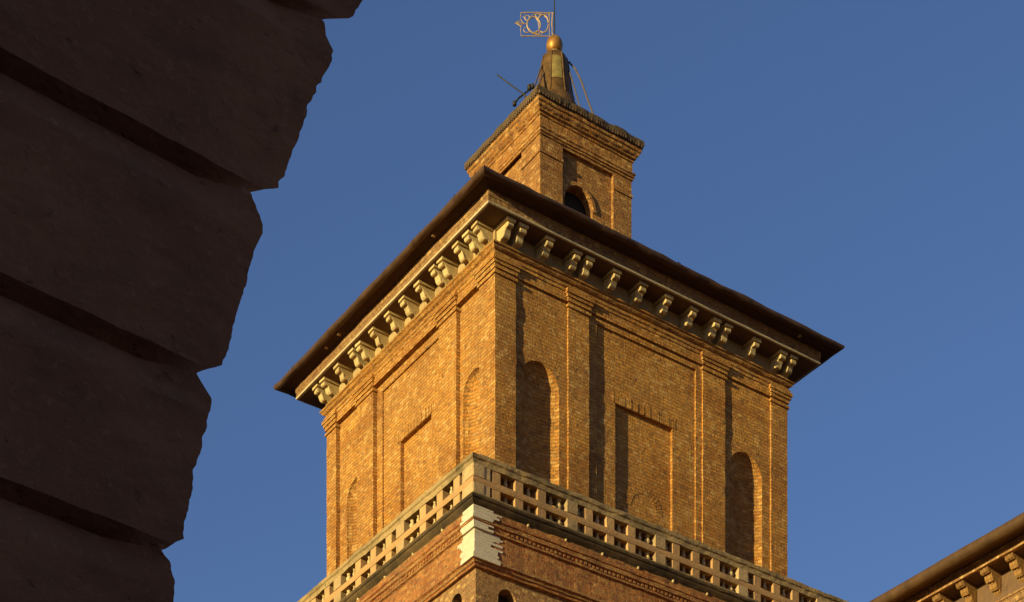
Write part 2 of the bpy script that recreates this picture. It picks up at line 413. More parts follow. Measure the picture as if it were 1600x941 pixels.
# near corner pilaster wraps both faces
def cbox(mb, x0, x1, y0, y1, z0, z1, n):
    rows = [[P(x0, y0, z0 + (z1 - z0) * k / n), P(x1, y0, z0 + (z1 - z0) * k / n), P(x1, y1, z0 + (z1 - z0) * k / n), P(x0, y1, z0 + (z1 - z0) * k / n)] for k in range(n + 1)]
    mb.grid(rows, closed_v=True); mb.add(rows[0], [(0, 1, 2, 3)]); mb.add(rows[-1], [(0, 1, 2, 3)])
for (x0, x1, y0, y1) in ((-1, PIL['R'][0][1], -VH, PIL['L'][0][1]), (PIL['R'][3][0], 1, -VH, -VH + 0.12), (-1, -1 + 0.12, PIL['L'][3][0], VH)):
    mb = MB(); cbox(mb, x0, x1, y0, y1, ZB, ZT + 0.001, 70)
    o = mb.build('pilaster', M_brick, tower, jit=0.012)
    cm = MB()
    for (z0, z1, pr) in ((6.892, 6.906, 0.008), (6.921, 6.941, 0.008), (6.941, 6.958, 0.015), (6.958, 6.977, 0.021)):
        cbox(cm, x0 - pr, x1 + pr, y0 - pr, y1 + pr, z0, z1 - 0.0004, 1)
    cm.build('capital', M_brick, o, jit=0.006)
for fc in 'RL':
    for a0, a1 in PIL[fc][1:3]: pilaster([(fc, a0, a1, -0.05, 0.0)], [(fc, a0, a1)])

# entablature below the brackets
mb = MB()
ring(mb, [(-0.08, 6.9195), (0.001, 6.9195), (0.001, 6.962), (0.006, 6.965), (0.006, 6.979), (0.0125, 6.984), (0.0125, 6.993), (0.004, 6.996), (0.004, 7.008), (0.014, 7.013), (0.021, 7.019), (0.021, 7.026), (0.030, 7.031), (0.030, 7.039), (-0.02, 7.041)], 60)
mb.build('bed_moulding', M_brick, tower, jit=0.010)
mb = MB(); ring(mb, [(0.002, 7.036), (0.002, 7.126)], 8); mb.build('frieze', stone_mat('frieze_plaster', (0.42, 0.29, 0.14), (0.34, 0.22, 0.10), (0.2, 0.12, 0.06), 2, 0.015), tower)
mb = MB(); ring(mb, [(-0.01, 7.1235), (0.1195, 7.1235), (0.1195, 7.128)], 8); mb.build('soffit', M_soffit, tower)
mb = MB(); ring(mb, [(0.120, 7.1245), (0.129, 7.1255), (0.1305, 7.128), (0.1305, 7.1345), (0.120, 7.1345)], 40, closed=True); tag(mb.build('string_course', M_strip, tower, jit=0.006), 'thin white stone strip under the eaves')
mb = MB(); ring(mb, [(0.118, 7.135), (0.1285, 7.135), (0.1285, 7.158), (0.1315, 7.160), (0.1315, 7.1835), (0.134, 7.186), (0.134, 7.197)], 60); mb.build('fascia', M_terra, tower, jit=0.012)
# eaves: boarded underside, rounded gutter, low tiled roof
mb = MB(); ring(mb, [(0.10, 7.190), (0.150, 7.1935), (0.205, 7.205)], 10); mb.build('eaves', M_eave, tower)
gut = []
for k in range(11):
    a = -math.pi * 0.62 + k * math.pi * 1.22 / 10
    gut.append((0.2045 + 0.0195 * math.cos(a), 7.2085 + 0.0175 * math.sin(a)))
mb = MB(); ring(mb, [(0.188, 7.199)] + gut, 30); gu = mb.build('gutter', M_gutter, tower, jit=0.022, smooth=False)
for fc in 'RL':
    lim = 1.19 if fc == 'R' else 1.05
    for k in range(5):
        a = -lim + 2 * lim * (k + 0.45 + 0.2 * rnd.random()) / 5; mb = MB()
        mb.grid([[F(fc, a + e, o_ if 0 < i_ < len(gut) - 1 else o_ - 0.004, z_) for i_, (o_, z_) in enumerate([(0.2045 + (o - 0.2045) * 1.10, 7.2085 + (z - 7.2085) * 1.10) for o, z in gut])] for e in (-0.005, 0.005)])
        mb.build('gutter_joint', M_gutter, gu)
for fc, a in (('R', 0.93), ('L', -0.55), ('L', 0.42), ('L', 0.56)):
    mb = MB(); fbox(mb, fc, a, a + 0.012, 0.16, 0.178, 7.188, 7.202); mb.build('gutter_strap', M_stone, gu)
mb = MB(); ring(mb, [(0.19, 7.221), (0.10, 7.255), (-0.65, 7.52)], 30); mb.build('roof', M_tile, tower, jit=0.02)

# brackets
def corbel(fc, a):
    mb = MB(); w2 = 0.0195
    prof = [(0, 7.106), (0.104, 7.106), (0.111, 7.100), (0.112, 7.090), (0.106, 7.083), (0.097, 7.082), (0.090, 7.0855), (0.083, 7.082), (0.078, 7.073), (0.075, 7.066), (0.072, 7.057), (0.064, 7.050), (0.054, 7.048), (0.046, 7.052), (0.038, 7.052), (0.031, 7.046), (0.022, 7.042), (0.0, 7.042)]
    for s in (-1, 1):
        vs_ = [F(fc, a + s * w2, o * 0.90, z) for o, z in prof]
        mb.add(vs_, [tuple(range(len(prof)))])
    rows = [[F(fc, a - w2, o * 0.90, z), F(fc, a + w2, o * 0.90, z)] for o, z in prof]
    mb.grid(rows)
    o = mb.build('corbel', M_stone, tower, bevel=0.02, jit=0.022)
    cm = MB(); fbox(cm, fc, a - w2 - 0.008, a + w2 + 0.008, 0.0, 0.105, 7.1085, 7.1232)
    cm.build('corbel_cap', M_stone, o, jit=0.018)
for a in (-0.972, -0.893, -0.728, -0.552, -0.470, -0.295, -0.117, 0.055, 0.232, 0.395, 0.477, 0.683, 0.878, 0.958): corbel('R', a)
for a in (-0.824, -0.745, -0.645, -0.500, -0.425, -0.278, -0.125, 0.026, 0.190, 0.333, 0.410, 0.575, 0.730, 0.808): corbel('L', a)

# ---- balcony with its balustrade
HB = 1.4047; OB = HB - 1.0                  # outward offset of the parapet face
mb = MB()
ring(mb, [(OB - 0.09, 5.517), (OB - 0.002, 5.517), (OB, 5.530), (OB - 0.002, 5.5475), (OB - 0.09, 5.5475)], 60, closed=True)
bal = mb.build('balustrade', M_bal, tower, jit=0.010)
tag(bal, 'stone balustrade with two rows of square openings')
mb = MB()
ring(mb, [(OB - 0.085, 5.606), (OB - 0.001, 5.606), (OB - 0.001, 5.630), (OB + 0.006, 5.636), (OB + 0.008, 5.650), (OB + 0.002, 5.658), (OB - 0.085, 5.658)], 90, closed=True)
mb.build('handrail', M_rail, bal, jit=0.022)
mb = MB(); ring(mb, [(OB - 0.09, 5.452), (OB + 0.002, 5.452), (OB + 0.002, 5.470), (OB - 0.09, 5.470)], 60, closed=True)
mb.build('base_rail', M_rail, bal, jit=0.012)
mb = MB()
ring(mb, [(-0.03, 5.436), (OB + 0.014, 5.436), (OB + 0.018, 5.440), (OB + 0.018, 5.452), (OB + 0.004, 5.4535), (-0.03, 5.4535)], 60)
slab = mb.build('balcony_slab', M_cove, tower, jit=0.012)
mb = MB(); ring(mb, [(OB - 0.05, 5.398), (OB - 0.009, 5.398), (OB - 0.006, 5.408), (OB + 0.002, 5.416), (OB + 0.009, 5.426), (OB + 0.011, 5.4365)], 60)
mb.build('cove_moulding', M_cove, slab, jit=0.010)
def bays(fc, L0, L1, nb):
    per = (L1 - L0) / nb
    for i in range(nb):
        b0 = L0 + i * per; q = per / 0.562
        # pedestal pier between the bays
        ped = [(b0 + (0 if i == 0 else -0.004) * q, b0 + 0.064 * q)]
        if i == nb - 1: ped.append((L1 - 0.064 * q, L1))
        for a0, a1 in ped:
            mb = MB(); fbox(mb, fc, a0 + 0.001, a1, -0.1 + OB, OB + 0.002, 5.469, 5.5175); fbox(mb, fc, a0 + 0.001, a1, -0.1 + OB, OB + 0.002, 5.547, 5.608)
            mb.build('pedestal', stone_ped, bal, jit=0.008, bevel=0.012)
        for (s0, s1) in ((0.112, 0.162), (0.247, 0.297), (0.383, 0.434)):
            mb = MB()
            for z0, z1 in ((5.4685, 5.5175), (5.547, 5.607)):
                fbox(mb, fc, b0 + s0 * q, b0 + s1 * q, OB - 0.07, OB - 0.004, z0, z1)
            mb.build('post', M_bal, bal, jit=0.012, bevel=0.012)
        for s in (0.085, 0.204, 0.340, 0.475, 0.525):
            c = F(fc, b0 + s * q + 0.004, OB - 0.03, 0); rr = 0.0095 * K if s < 0.5 else 0.0145 * K
            mb = MB()
            pr = []
            for z0, z1 in ((5.4685, 5.5175), (5.547, 5.607)):
                hgt = z1 - z0
                for tt, f_ in ((0, 0.9), (0.12, 0.9), (0.16, 0.55), (0.30, 0.8), (0.48, 1.15), (0.62, 0.95), (0.78, 0.5), (0.86, 0.8), (1.0, 0.8)):
                    pr.append((rr * f_, (z0 + hgt * tt) * K + ZO))
            mb.lathe(pr, (c[0], c[1]), 10)
            mb.build('baluster', M_stone, bal, smooth=True)
stone_ped = stone_mat('grey_pedestal_stone', (0.50, 0.33, 0.16), (0.39, 0.255, 0.12), (0.20, 0.13, 0.065), 3, 0.02)
bays('R', -HB, HB, 5)
hv = VH + OB
bays('L', -hv + 0.0, hv, 4)
# stone knobs under the slab
def knob(fc, a):
    mb = MB(); c = F(fc, a, OB - 0.01, 0)
    prof = [(0.003, 5.399), (0.007, 5.401), (0.0095, 5.406), (0.0095, 5.412), (0.008, 5.418)]
    mb.lathe([(r * K, z * K + ZO) for r, z in prof], (c[0], c[1]), 10)
    mb.build('knob', M_stone, slab, smooth=True)
a = -1.077
while a < 1.3: knob('R', a); a += 0.229
a = -0.98
while a < 1.2: knob('L', a); a += 0.27

# ---- lower shaft: mouldings, plain wall, white quoins at the near corner
OL = 1.392 - 1.0
mb = MB()
ring(mb, [(OL - 0.1, 5.4145), (OL + 0.006, 5.4145), (OL + 0.006, 5.372), (OL + 0.000, 5.369), (OL, 5.357), (OL + 0.012, 5.352), (OL + 0.012, 5.341), (OL + 0.002, 5.337), (OL - 0.002, 5.322), (OL + 0.006, 5.318), (OL + 0.006, 5.308), (OL - 0.006, 5.303), (OL - 0.008, 5.178)], 90)
mb.build('lower_frieze', M_red, tower, jit=0.014)
for fc, a, a1 in (('R', -1.2, 1.38), ('L', -1.15, 1.2)):
    mb = MB()
    while a < a1:
        fbox(mb, fc, a, a + 0.013, OL - 0.02, OL + 0.003 + 0.003 * rnd.random(), 5.323, 5.337)
        a += 0.026
    mb.build('dentil_course', M_red, tower, jit=0.004)
mb = MB(); ring(mb, [(OL - 0.03, 5.178), (OL - 0.004, 5.178), (OL + 0.010, 5.170), (OL + 0.012, 5.161), (OL + 0.002, 5.156), (OL - 0.002, 5.146), (OL - 0.010, 5.142), (OL - 0.012, 5.132), (OL - 0.05, 5.13)], 90)
mb.build('lower_string_course', M_red, tower, jit=0.010)
HL = 1.362
mb = MB()
zl = -ZO / K
ol = HL - 1
hol = {'R': [(-1.177, 0.054, 5.026, 4.70)],
       'L': [(-1.050, 0.050, 5.026, 4.70)]}
for fc in 'RL':
    lim = HL if fc == 'R' else VH + ol
    wall_holes(mb, fc, -lim, lim, ol, 4.4, 5.14, arches=hol[fc])
    flat(mb, fc, -lim, lim, ol, zl, 4.4)
U_, V_ = HL, VH + ol
mb.quad(P(U_, -V_, zl), P(U_, V_, zl), P(U_, V_, 5.14), P(U_, -V_, 5.14)); mb.quad(P(U_, V_, zl), P(-U_, V_, zl), P(-U_, V_, 5.14), P(U_, V_, 5.14))
M_low = brick_mat('lower_brick', (0.42, 0.21, 0.075), (0.34, 0.15, 0.055), (0.38, 0.24, 0.11), pale_amt=0.4)
low = mb.build('lower_wall', M_low, tower)
for fc in 'RL':
    for (c, r, zs, zb) in hol[fc][:1]:
        mb = MB(); bk = MB(); arch_opening(mb, fc, c, r, zs, zb, ol, ol - 0.06, bk)
        mb.quad(F(fc, c - r, ol, zb), F(fc, c + r, ol, zb), F(fc, c + r, ol - 0.06, zb), F(fc, c - r, ol - 0.06, zb))
        wn = mb.build('window', M_low, tower); bk.build('dark_opening', M_dark, wn)
# irregular white quoin blocks
mb = MB(); z = 5.4135; k = 0
ff = []
while z > 5.19:
    h = rnd.uniform(0.008, 0.014); z0 = max(z - h, 5.181)
    oo = OL + (0.0085 if z0 > 5.372 else 0.0145 if 5.338 < z0 < 5.36 else 0.0085 if z0 > 5.30 else -0.003)
    up = (5.41 - z0)
    lr = 0.128 + 0.035 * noise.noise(Vector((k * 0.45, 3, 0))) + rnd.choice((-0.03, -0.012, 0, 0.008, 0.012, 0.035)) - (0.05 if 5.31 < z0 < 5.36 else 0)
    ll = 0.105 + 0.05 * noise.noise(Vector((k * 0.35, 8, 0))) + rnd.uniform(-0.012, 0.012) + (0.02 if z0 < 5.3 else 0)
    x0, y0 = -(1 + oo), -(VH + oo)
    th = 0.03
    ff.append((x0, y0, lr, ll, z0, z - 0.0006))
    mb.add([P(x0, y0, zz) for zz in (z0, z - .0006)] + [P(x0 + lr, y0, zz) for zz in (z0, z - .0006)] + [P(x0, y0 + ll, zz) for zz in (z0, z - .0006)] +
           [P(x0 + lr, y0 + th, zz) for zz in (z0, z - .0006)] + [P(x0 + th, y0 + ll, zz) for zz in (z0, z - .0006)] + [P(x0 + th, y0 + th, zz) for zz in (z0, z - .0006)],
           [(0, 1, 3, 2), (0, 1, 5, 4), (2, 3, 7, 6), (4, 5, 9, 8), (6, 7, 11, 10), (8, 9, 11, 10), (0, 2, 6, 10), (0, 10, 8, 4), (1, 3, 7, 11), (1, 11, 9, 5)])
    z = z0; k += 1
for (o0, z0, z1) in ((0.0145, 5.157, 5.179),):
    oo = OL + o0; x0, y0 = -(1 + oo), -(VH + oo)
    mb.box(x0 * K, (x0 + 0.16) * K, y0 * K, (y0 + 0.03) * K, z0 * K + ZO, z1 * K + ZO)
    mb.box(x0 * K + 0.001, (x0 + 0.03) * K, (y0 + 0.031) * K, (y0 + 0.11) * K, z0 * K + ZO, z1 * K + ZO)
mb.build('quoin', M_quoin, tower, jit=0.012)

# ---- belfry on the roof
LU0, LU1, LV = -0.325, 0.3126, 0.3126
def ringL(mb, prof, n=20):
    rows = []
    for o, z in prof:
        a0, a1, b0, b1 = LU0 - o, LU1 + o, -LV - o, LV + o; row = []
        for (x0, y0), (x1, y1) in (((a0, b0), (a1, b0)), ((a1, b0), (a1, b1)), ((a1, b1), (a0, b1)), ((a0, b1), (a0, b0))):
            for i in range(n): row.append(P(x0 + (x1 - x0) * i / n, y0 + (y1 - y0) * i / n, z))
        rows.append(row)
    mb.grid(rows, closed_v=True)
def FL(face, a, d, z): return P(a, -(LV + d), z) if face == 'R' else P(LU0 - d, a, z)
_F = F
def F(face, a, d, z): return FL(face, a, d, z)
mb = MB(); zb, zt = 7.3, 8.19
rec = {'R': (-0.172, 0.182, 8.203), 'L': (-0.135, 0.135, 8.235)}
for fc, (l, r, ztp) in rec.items():
    x0, x1 = (LU0, LU1) if fc == 'R' else (-LV, LV)
    wall_holes(mb, fc, x0, x1, 0, zb, 8.245, rects=[(l, r, zb, ztp)])
    reveal_rect(mb, fc, l, r, zb, ztp, 0, -0.02, back=False)
    c = -0.048 if fc == 'R' else 0.0
    wall_holes(mb, fc, l, r, -0.02, zb, ztp, arches=[(c, 0.098, 7.945, 7.55)])
    arch_opening(mb, fc, c, 0.098, 7.945, 7.55, -0.02, -0.075)
mb.quad(P(LU1, -LV, zb), P(LU1, LV, zb), P(LU1, LV, 8.245), P(LU1, -LV, 8.245)); mb.quad(P(LU0, LV, zb), P(LU1, LV, zb), P(LU1, LV, 8.245), P(LU0, LV, 8.245))
belf = mb.build('belfry', M_lantern, tower)
tag(belf, 'small square brick belfry on the roof with arched recess')
mb = MB()
mb.box((LU0 + 0.08) * K, (LU1 - 0.08) * K, (-LV + 0.08) * K, (LV - 0.08) * K, 7.4 * K + ZO, 8.2 * K + ZO)
mb.build('dark_opening', M_dark, belf)
mb = MB()
for k in range(11):
    th = math.pi * (0.02 + 0.96 * k / 10)
    if th > math.pi * 0.62: continue
mb2 = MB(); ap = arch_pts(-0.048, 0.101, 7.945, 20); ap2 = arch_pts(-0.048, 0.120, 7.945, 20)
mb2.grid([[F('R', p[0], -0.020, p[1]) for p in ap], [F('R', p[0], -0.012, p[1]) for p in ap], [F('R', p[0], -0.012, p[1]) for p in ap2], [F('R', p[0], -0.020, p[1]) for p in ap2]])
mb2.build('arch_surround', M_lantern, belf, jit=0.006)
F = _F
mb = MB()
ringL(mb, [(-0.002, 8.218), (0.006, 8.2182), (0.006, 8.228), (0.012, 8.231), (0.012, 8.243), (0.017, 8.247), (0.017, 8.254), (0.003, 8.257), (0.003, 8.318), (0.009, 8.321), (0.009, 8.331), (0.020, 8.336), (0.020, 8.343), (0.030, 8.352), (0.033, 8.367), (0.040, 8.371), (0.042, 8.388)], 30)
# the pilaster band must not close the recess: cut pieces are hidden behind the recess depth
cor = mb.build('belfry_cornice', M_lantern, belf, jit=0.012)
mb = MB(); ringL(mb, [(0.02, 8.388), (0.044, 8.389), (0.046, 8.405), (0.052, 8.410), (0.050, 8.434), (-0.05, 8.45), (-0.2, 8.50)], 40)
mb.build('belfry_roof', stone_mat('mossy_cornice_tiles', (0.15, 0.095, 0.045), (0.09, 0.06, 0.03), (0.04, 0.03, 0.02), 5, 0.03), belf, jit=0.03)
for fc in 'RL':
    a0, a1 = (LU0 - 0.04, LU1 + 0.04) if fc == 'R' else (-LV - 0.04, LV + 0.04)
    a = a0; mb = MB()
    while a < a1:
        z0 = 8.392; a2 = a + 0.0085 + 0.002 * rnd.random(); dd = 0.0515 + 0.002 * rnd.random()
        q = FL(fc, a, 0.040, z0), FL(fc, a2, 0.040, z0), FL(fc, a2, dd, z0), FL(fc, a, dd, z0)
        mb.add([(p[0], p[1], p[2]) for p in q] + [(p[0], p[1], p[2] + 0.016 * K) for p in q], [(0, 1, 2, 3), (4, 5, 6, 7), (0, 1, 5, 4), (1, 2, 6, 5), (2, 3, 7, 6), (3, 0, 4, 7)])
        a += 0.0185
    mb.build('belfry_dentils', M_soffit, cor, jit=0.02)

for fc in 'RL':
    l, r, ztp = rec[fc]; e0, e1 = (LU0, LU1) if fc == 'R' else (-LV, LV)
    for a0, a1 in ((e0 - 0.004, l), (r, e1 + 0.004)):
        mb = MB()
        q = [FL(fc, a, d, z) for z in (8.118, 8.134) for a, d in ((a0, -0.01), (a0, 0.006), (a1, 0.006), (a1, -0.01))]
        mb.add(q, [(0, 1, 2, 3), (4, 5, 6, 7), (0, 1, 5, 4), (1, 2, 6, 5), (2, 3, 7, 6), (3, 0, 4, 7)])
        mb.build('belfry_band', M_lantern, belf, jit=0.004)

# ---- copper cap, ball
mb = MB()
prof = [(0.142, 8.46), (0.142, 8.655), (0.128, 8.685), (0.114, 8.715), (0.106, 8.745), (0.098, 8.79), (0.091, 8.84), (0.085, 8.89), (0.079, 8.93), (0.071, 8.962), (0.060, 8.978), (0.02, 8.986), (0.018, 8.999)]
mb.lathe([(r * K, z * K + ZO) for r, z in prof], (0, 0), 24, R(-7.5))
cap = mb.build('spire_cap', M_bronze, tower, smooth=True)
cap.data.set_sharp_from_angle(angle=R(40))
for k in range(8):
    a = R(-3) + k * math.pi / 4; mb = MB()
    mb.tube([((r + 0.001) * K * math.cos(a), (r + 0.001) * K * math.sin(a), z * K + ZO) for r, z in prof[3:10]], 0.02, 6)
    mb.build('seam_rib', M_bronze, cap)
mb = MB(); rows = []
for r, z in prof[5:9]:
    rows.append([P((r + 0.002) * math.cos(R(q)), (r + 0.002) * math.sin(R(q)), z) for q in range(225, 263, 4)])
mb.grid(rows); tag(mb.build('yellow_patch', M_patch, cap), 'brighter yellow patch on the front of the dark cap')
mb = MB(); pr = []
for k in range(13):
    t = -math.pi / 2 + math.pi * k / 12
    pr.append((0.0475 * math.cos(t) * K + 0.001, (9.042 + 0.055 * math.sin(t)) * K + ZO))
mb.lathe(pr, (0, 0), 20); mb.build('ball_finial', M_gold, cap, smooth=True)
mb = MB(); mb.lathe([(0.026 * K, 8.984 * K + ZO), (0.024 * K, 8.99 * K + ZO), (0.036 * K, 8.993 * K + ZO), (0.036 * K, 8.999 * K + ZO), (0.02 * K, 9.003 * K + ZO)], (0, 0), 16)
mb.build('collar', M_stone, cap)

# ------------------------------------------------------------------ weathervane (turns on its rod)
vane = empty('weathervane', (TX, TY, 9.09 * K + ZO))
tag(vane, 'gilt openwork flag weathervane on a thin rod above the gold ball', 'weathervane')
mb = MB(); mb.tube([(0, 0, 0), (0, 0, 0.6), (0, 0, 1.5)], [0.022, 0.018, 0.012], 8); mb.build('rod', M_iron, vane)
ka = K * 0.0036
VD = Vector((-0.996, -0.087, 0))
def vp(px, py, off=0.0):        # flag drawn in its own plane, centimetre-like units: px left of the rod, py above the rod's foot
    q = VD * (px * ka); return (q.x + off * -VD.y, q.y + off * VD.x, py * ka)
def vtube(mb, pts, r=0.012): mb.tube([vp(*p) for p in pts], r, 6)
fm = MB()
vtube(fm, [(1, 2), (53, -1)], 0.015); vtube(fm, [(1, 39), (28, 38), (53, 36)], 0.015); vtube(fm, [(53, -1), (54, 8), (53, 14)]); vtube(fm, [(53, 24), (54, 30), (53, 36)])
vtube(fm, [(3, 2), (4, 20), (3, 39)], 0.022); vtube(fm, [(8, 2.5), (8, 38)], 0.01)
fm.build('flag_frame', M_vane, vane)
fm = MB()
def loop(cx, cy, rx, ry, r, a0=0, a1=360):
    vtube(fm, [(cx + rx * math.cos(R(a)), cy + ry * math.sin(R(a))) for a in range(a0, a1 + 1, 15)], r)
loop(33, 18, 10.5, 12.5, 0.022); loop(18, 21, 8.5, 14, 0.022, 20, 290)
loop(43, 28, 4, 4, 0.014); loop(26, 33, 4, 3, 0.014); loop(25, 6, 5, 3, 0.014); loop(44, 9, 5, 4, 0.012); loop(12, 34, 4, 3, 0.012)
vtube(fm, [(53, 14), (58, 17), (63, 19), (58, 21), (53, 24), (49, 19), (53, 14)], 0.018); vtube(fm, [(42, 19), (62, 19)], 0.014)
vtube(fm, [(45, 26), (50, 30), (47, 35)], 0.012); vtube(fm, [(20, 36), (33, 35), (36, 32)], 0.014); vtube(fm, [(22, 8), (27, 3), (36, 4)], 0.014); vtube(fm, [(24, 12), (26, 24), (30, 30)], 0.014)
fm.build('openwork', M_vane, vane)

# ------------------------------------------------------------------ antenna rod and cables on the belfry
F_PX, YH = 3164.98, 2549.04
def at(x, y, Y): return Vector(((x - 800) / F_PX * Y, Y, (YH - y) / F_PX * Y + ZO))
YA = 56.6
an = empty('antenna_rod', at(815, 160, YA)); o0 = an.location.copy()
tag(an, 'thin dark rod antenna slanting out from the left edge of the belfry cornice', 'antenna')
mb = MB(); mb.tube([at(777, 117, YA) - o0, at(797, 132, YA) - o0, at(818, 147, YA) - o0], 0.018, 6); mb.build('rod', M_iron, an)
mb = MB(); mb.tube([at(804, 162, YA) - o0, at(811, 153, YA) - o0, at(820, 146, YA) - o0, at(829, 139, YA) - o0], 0.025, 6); mb.tube([at(818, 147, YA) - o0, at(822, 153, YA) - o0, at(822, 162, YA + 0.3) - o0], 0.03, 6)
mb.build('bracket', M_iron, an)
mb = MB()
for x, y, r in ((804, 162, 0.055), (827, 137, 0.06), (832, 135, 0.05)):
    c = at(x, y, YA) - o0; mb.lathe([(r * 0.5, c.z - r * 1.3), (r, c.z - r), (r, c.z + r), (r * 0.5, c.z + r * 1.3)], (c.x, c.y), 8)
mb.build('lamp', M_iron, an)
for i, (pts, lab) in enumerate((
        ([(889, 97, 57.8), (899, 108, 57.7), (908, 126, 57.6), (918, 155, 57.4), (928, 182, 57.2)], 'long slack cable falling to the right from the cap onto the belfry cornice'),
        ([(850, 95, 57.7), (843, 112, 57.3), (834, 138, 56.8)], 'outermost thin cable left of the copper cap'),
        ([(855, 104, 57.6), (847, 120, 57.3), (840, 138, 56.8)], 'thin cable close beside the left side of the copper cap'),
        ([(889, 110, 57.6), (897, 135, 57.4), (906, 168, 57.1)], 'dark cable running down close to the right side of the copper cap'))):
    p = [at(*q) for q in pts]; o = p[-1]; mb = MB()
    fine = []
    for u, v in zip(p, p[1:]):
        for k in range(4): fine.append(u.lerp(v, k / 4) - o)
    fine.append(p[-1] - o); mb.tube(fine, 0.021 if i else 0.026, 6)
    ob_ = mb.build('cable', M_cable); ob_.location = o
    tag(ob_, lab, 'cable', 'stay cables of the copper cap')

# ------------------------------------------------------------------ wing of the castle at lower right
wy = 40.0
wx, wz = (1600 - 800) / F_PX * wy, (YH - 795) / F_PX * wy + ZO       # a point of the gutter's top line
M_wgut = metal_mat('rusty_gutter', (0.10, 0.05, 0.02), (0.06, 0.03, 0.013), 0.6, 0.1, 3)
wing = empty('castle_wing', (wx, wy, 0), YAW)
tag(wing, 'sunlit wing of the castle at the lower right, only its bracketed eaves showing', 'building')
# local axes: x outward is negative, y runs along the facade; gutter tip at x = 0
Y0, Y1 = -10.0, 12.0
def sweep(mb, prof, n=40):
    rows = [[(x, Y0 + (Y1 - Y0) * i / n, z) for i in range(n + 1)] for x, z in prof]
    mb.grid(rows)
z = wz
mb = MB(); sweep(mb, [(1.02, 0), (1.02, z - 0.60)], 4); mb.quad((1.02, Y0, 0), (9, Y0, 0), (9, Y0, z), (1.02, Y0, z - .6)); mb.quad((9, Y0, 0), (9, Y1, 0), (9, Y1, z), (9, Y0, z)); mb.quad((1.02, Y1, 0), (9, Y1, 0), (9, Y1, z), (1.02, Y1, z - .6)); mb.build('wall', M_brick, wing)
mb = MB(); gp = [(0.125 + 0.125 * math.cos(math.pi - a), z - 0.125 + 0.125 * math.sin(a)) for a in [R(q) for q in range(-130, 91, 20)]]
sweep(mb, gp); mb.build('gutter', M_wgut, wing, smooth=True, jit=0.008)
mb = MB(); sweep(mb, [(0.12, z - 0.19), (0.52, z - 0.16)], 4); mb.build('eaves', M_eave, wing)
mb = MB(); sweep(mb, [(0.55, z - 0.15), (0.44, z - 0.16), (0.44, z - 0.20), (0.47, z - 0.22), (0.49, z - 0.27), (0.50, z - 0.30), (0.47, z - 0.31), (0.47, z - 0.355), (0.56, z - 0.357)], 60); mb.build('cornice', M_terra, wing, jit=0.012)
mb = MB(); sweep(mb, [(0.55, z - 0.353), (0.98, z - 0.357), (0.98, z - 0.97)], 6); mb.build('frieze', M_soffit, wing)
mb = MB(); sweep(mb, [(1.0, z - 0.925), (0.90, z - 0.93), (0.90, z - 0.97), (0.93, z - 0.98), (0.95, z - 1.03), (0.95, z - 1.11), (0.985, z - 1.13), (0.985, z - 1.19), (1.03, z - 1.21)], 60); mb.build('bed_moulding', M_terra, wing, jit=0.010)
M_wcor = stone_mat('weathered_terracotta', (0.36, 0.19, 0.06), (0.24, 0.115, 0.035), (0.08, 0.04, 0.018), 4, 0.03, stain_amt=0.8)
y = Y0 + 0.3; first = None
while y < Y1 - 0.3:
    if first is None:
        mb = MB(); prof = [(0.98, -0.465), (0.53, -0.465), (0.51, -0.49), (0.53, -0.53), (0.58, -0.545), (0.61, -0.53), (0.645, -0.55), (0.66, -0.60), (0.70, -0.64), (0.74, -0.63), (0.78, -0.66), (0.80, -0.71), (0.85, -0.74), (0.89, -0.73), (0.92, -0.76), (0.98, -0.79)]
        rows = []
        for t_ in (-1, -0.8, -0.35, 0, 0.35, 0.8, 1):
            k_ = {1: 0.93, 0.8: 1.0, 0.35: 0.95, 0: 1.0}[abs(t_)]
            rows.append([(0.98 + (x - 0.98) * k_, t_ * (0.085 + 0.05 * (0.98 - x)), -0.465 + (zz + 0.465) * k_ * 1.4) for x, zz in prof])
        mb.grid(rows); mb.add(rows[0], [tuple(range(len(prof)))]); mb.add(rows[-1], [tuple(range(len(prof)))])
        first = o = mb.build('corbel', M_wcor, wing, jit=0.012)
    else:
        o = first.copy(); col.objects.link(o); o.parent = wing
    o.location = (0, y, z + 0.105); y += 0.66
mb = MB(); sweep(mb, [(0.12, z + 0.01), (9.2, z + 3.0)], 8); mb.build('roof', M_tile, wing)

# ------------------------------------------------------------------ rusticated archway wall in the foreground, in shade
YF = 0.694
Pf = at(350, 450, 7.0)
arch = empty('rusticated_archway', (Pf.x, Pf.y, 0), YF)
tag(arch, 'dark rusticated archway wall in shade, its curved edge of banded blocks close at the left', 'archway')
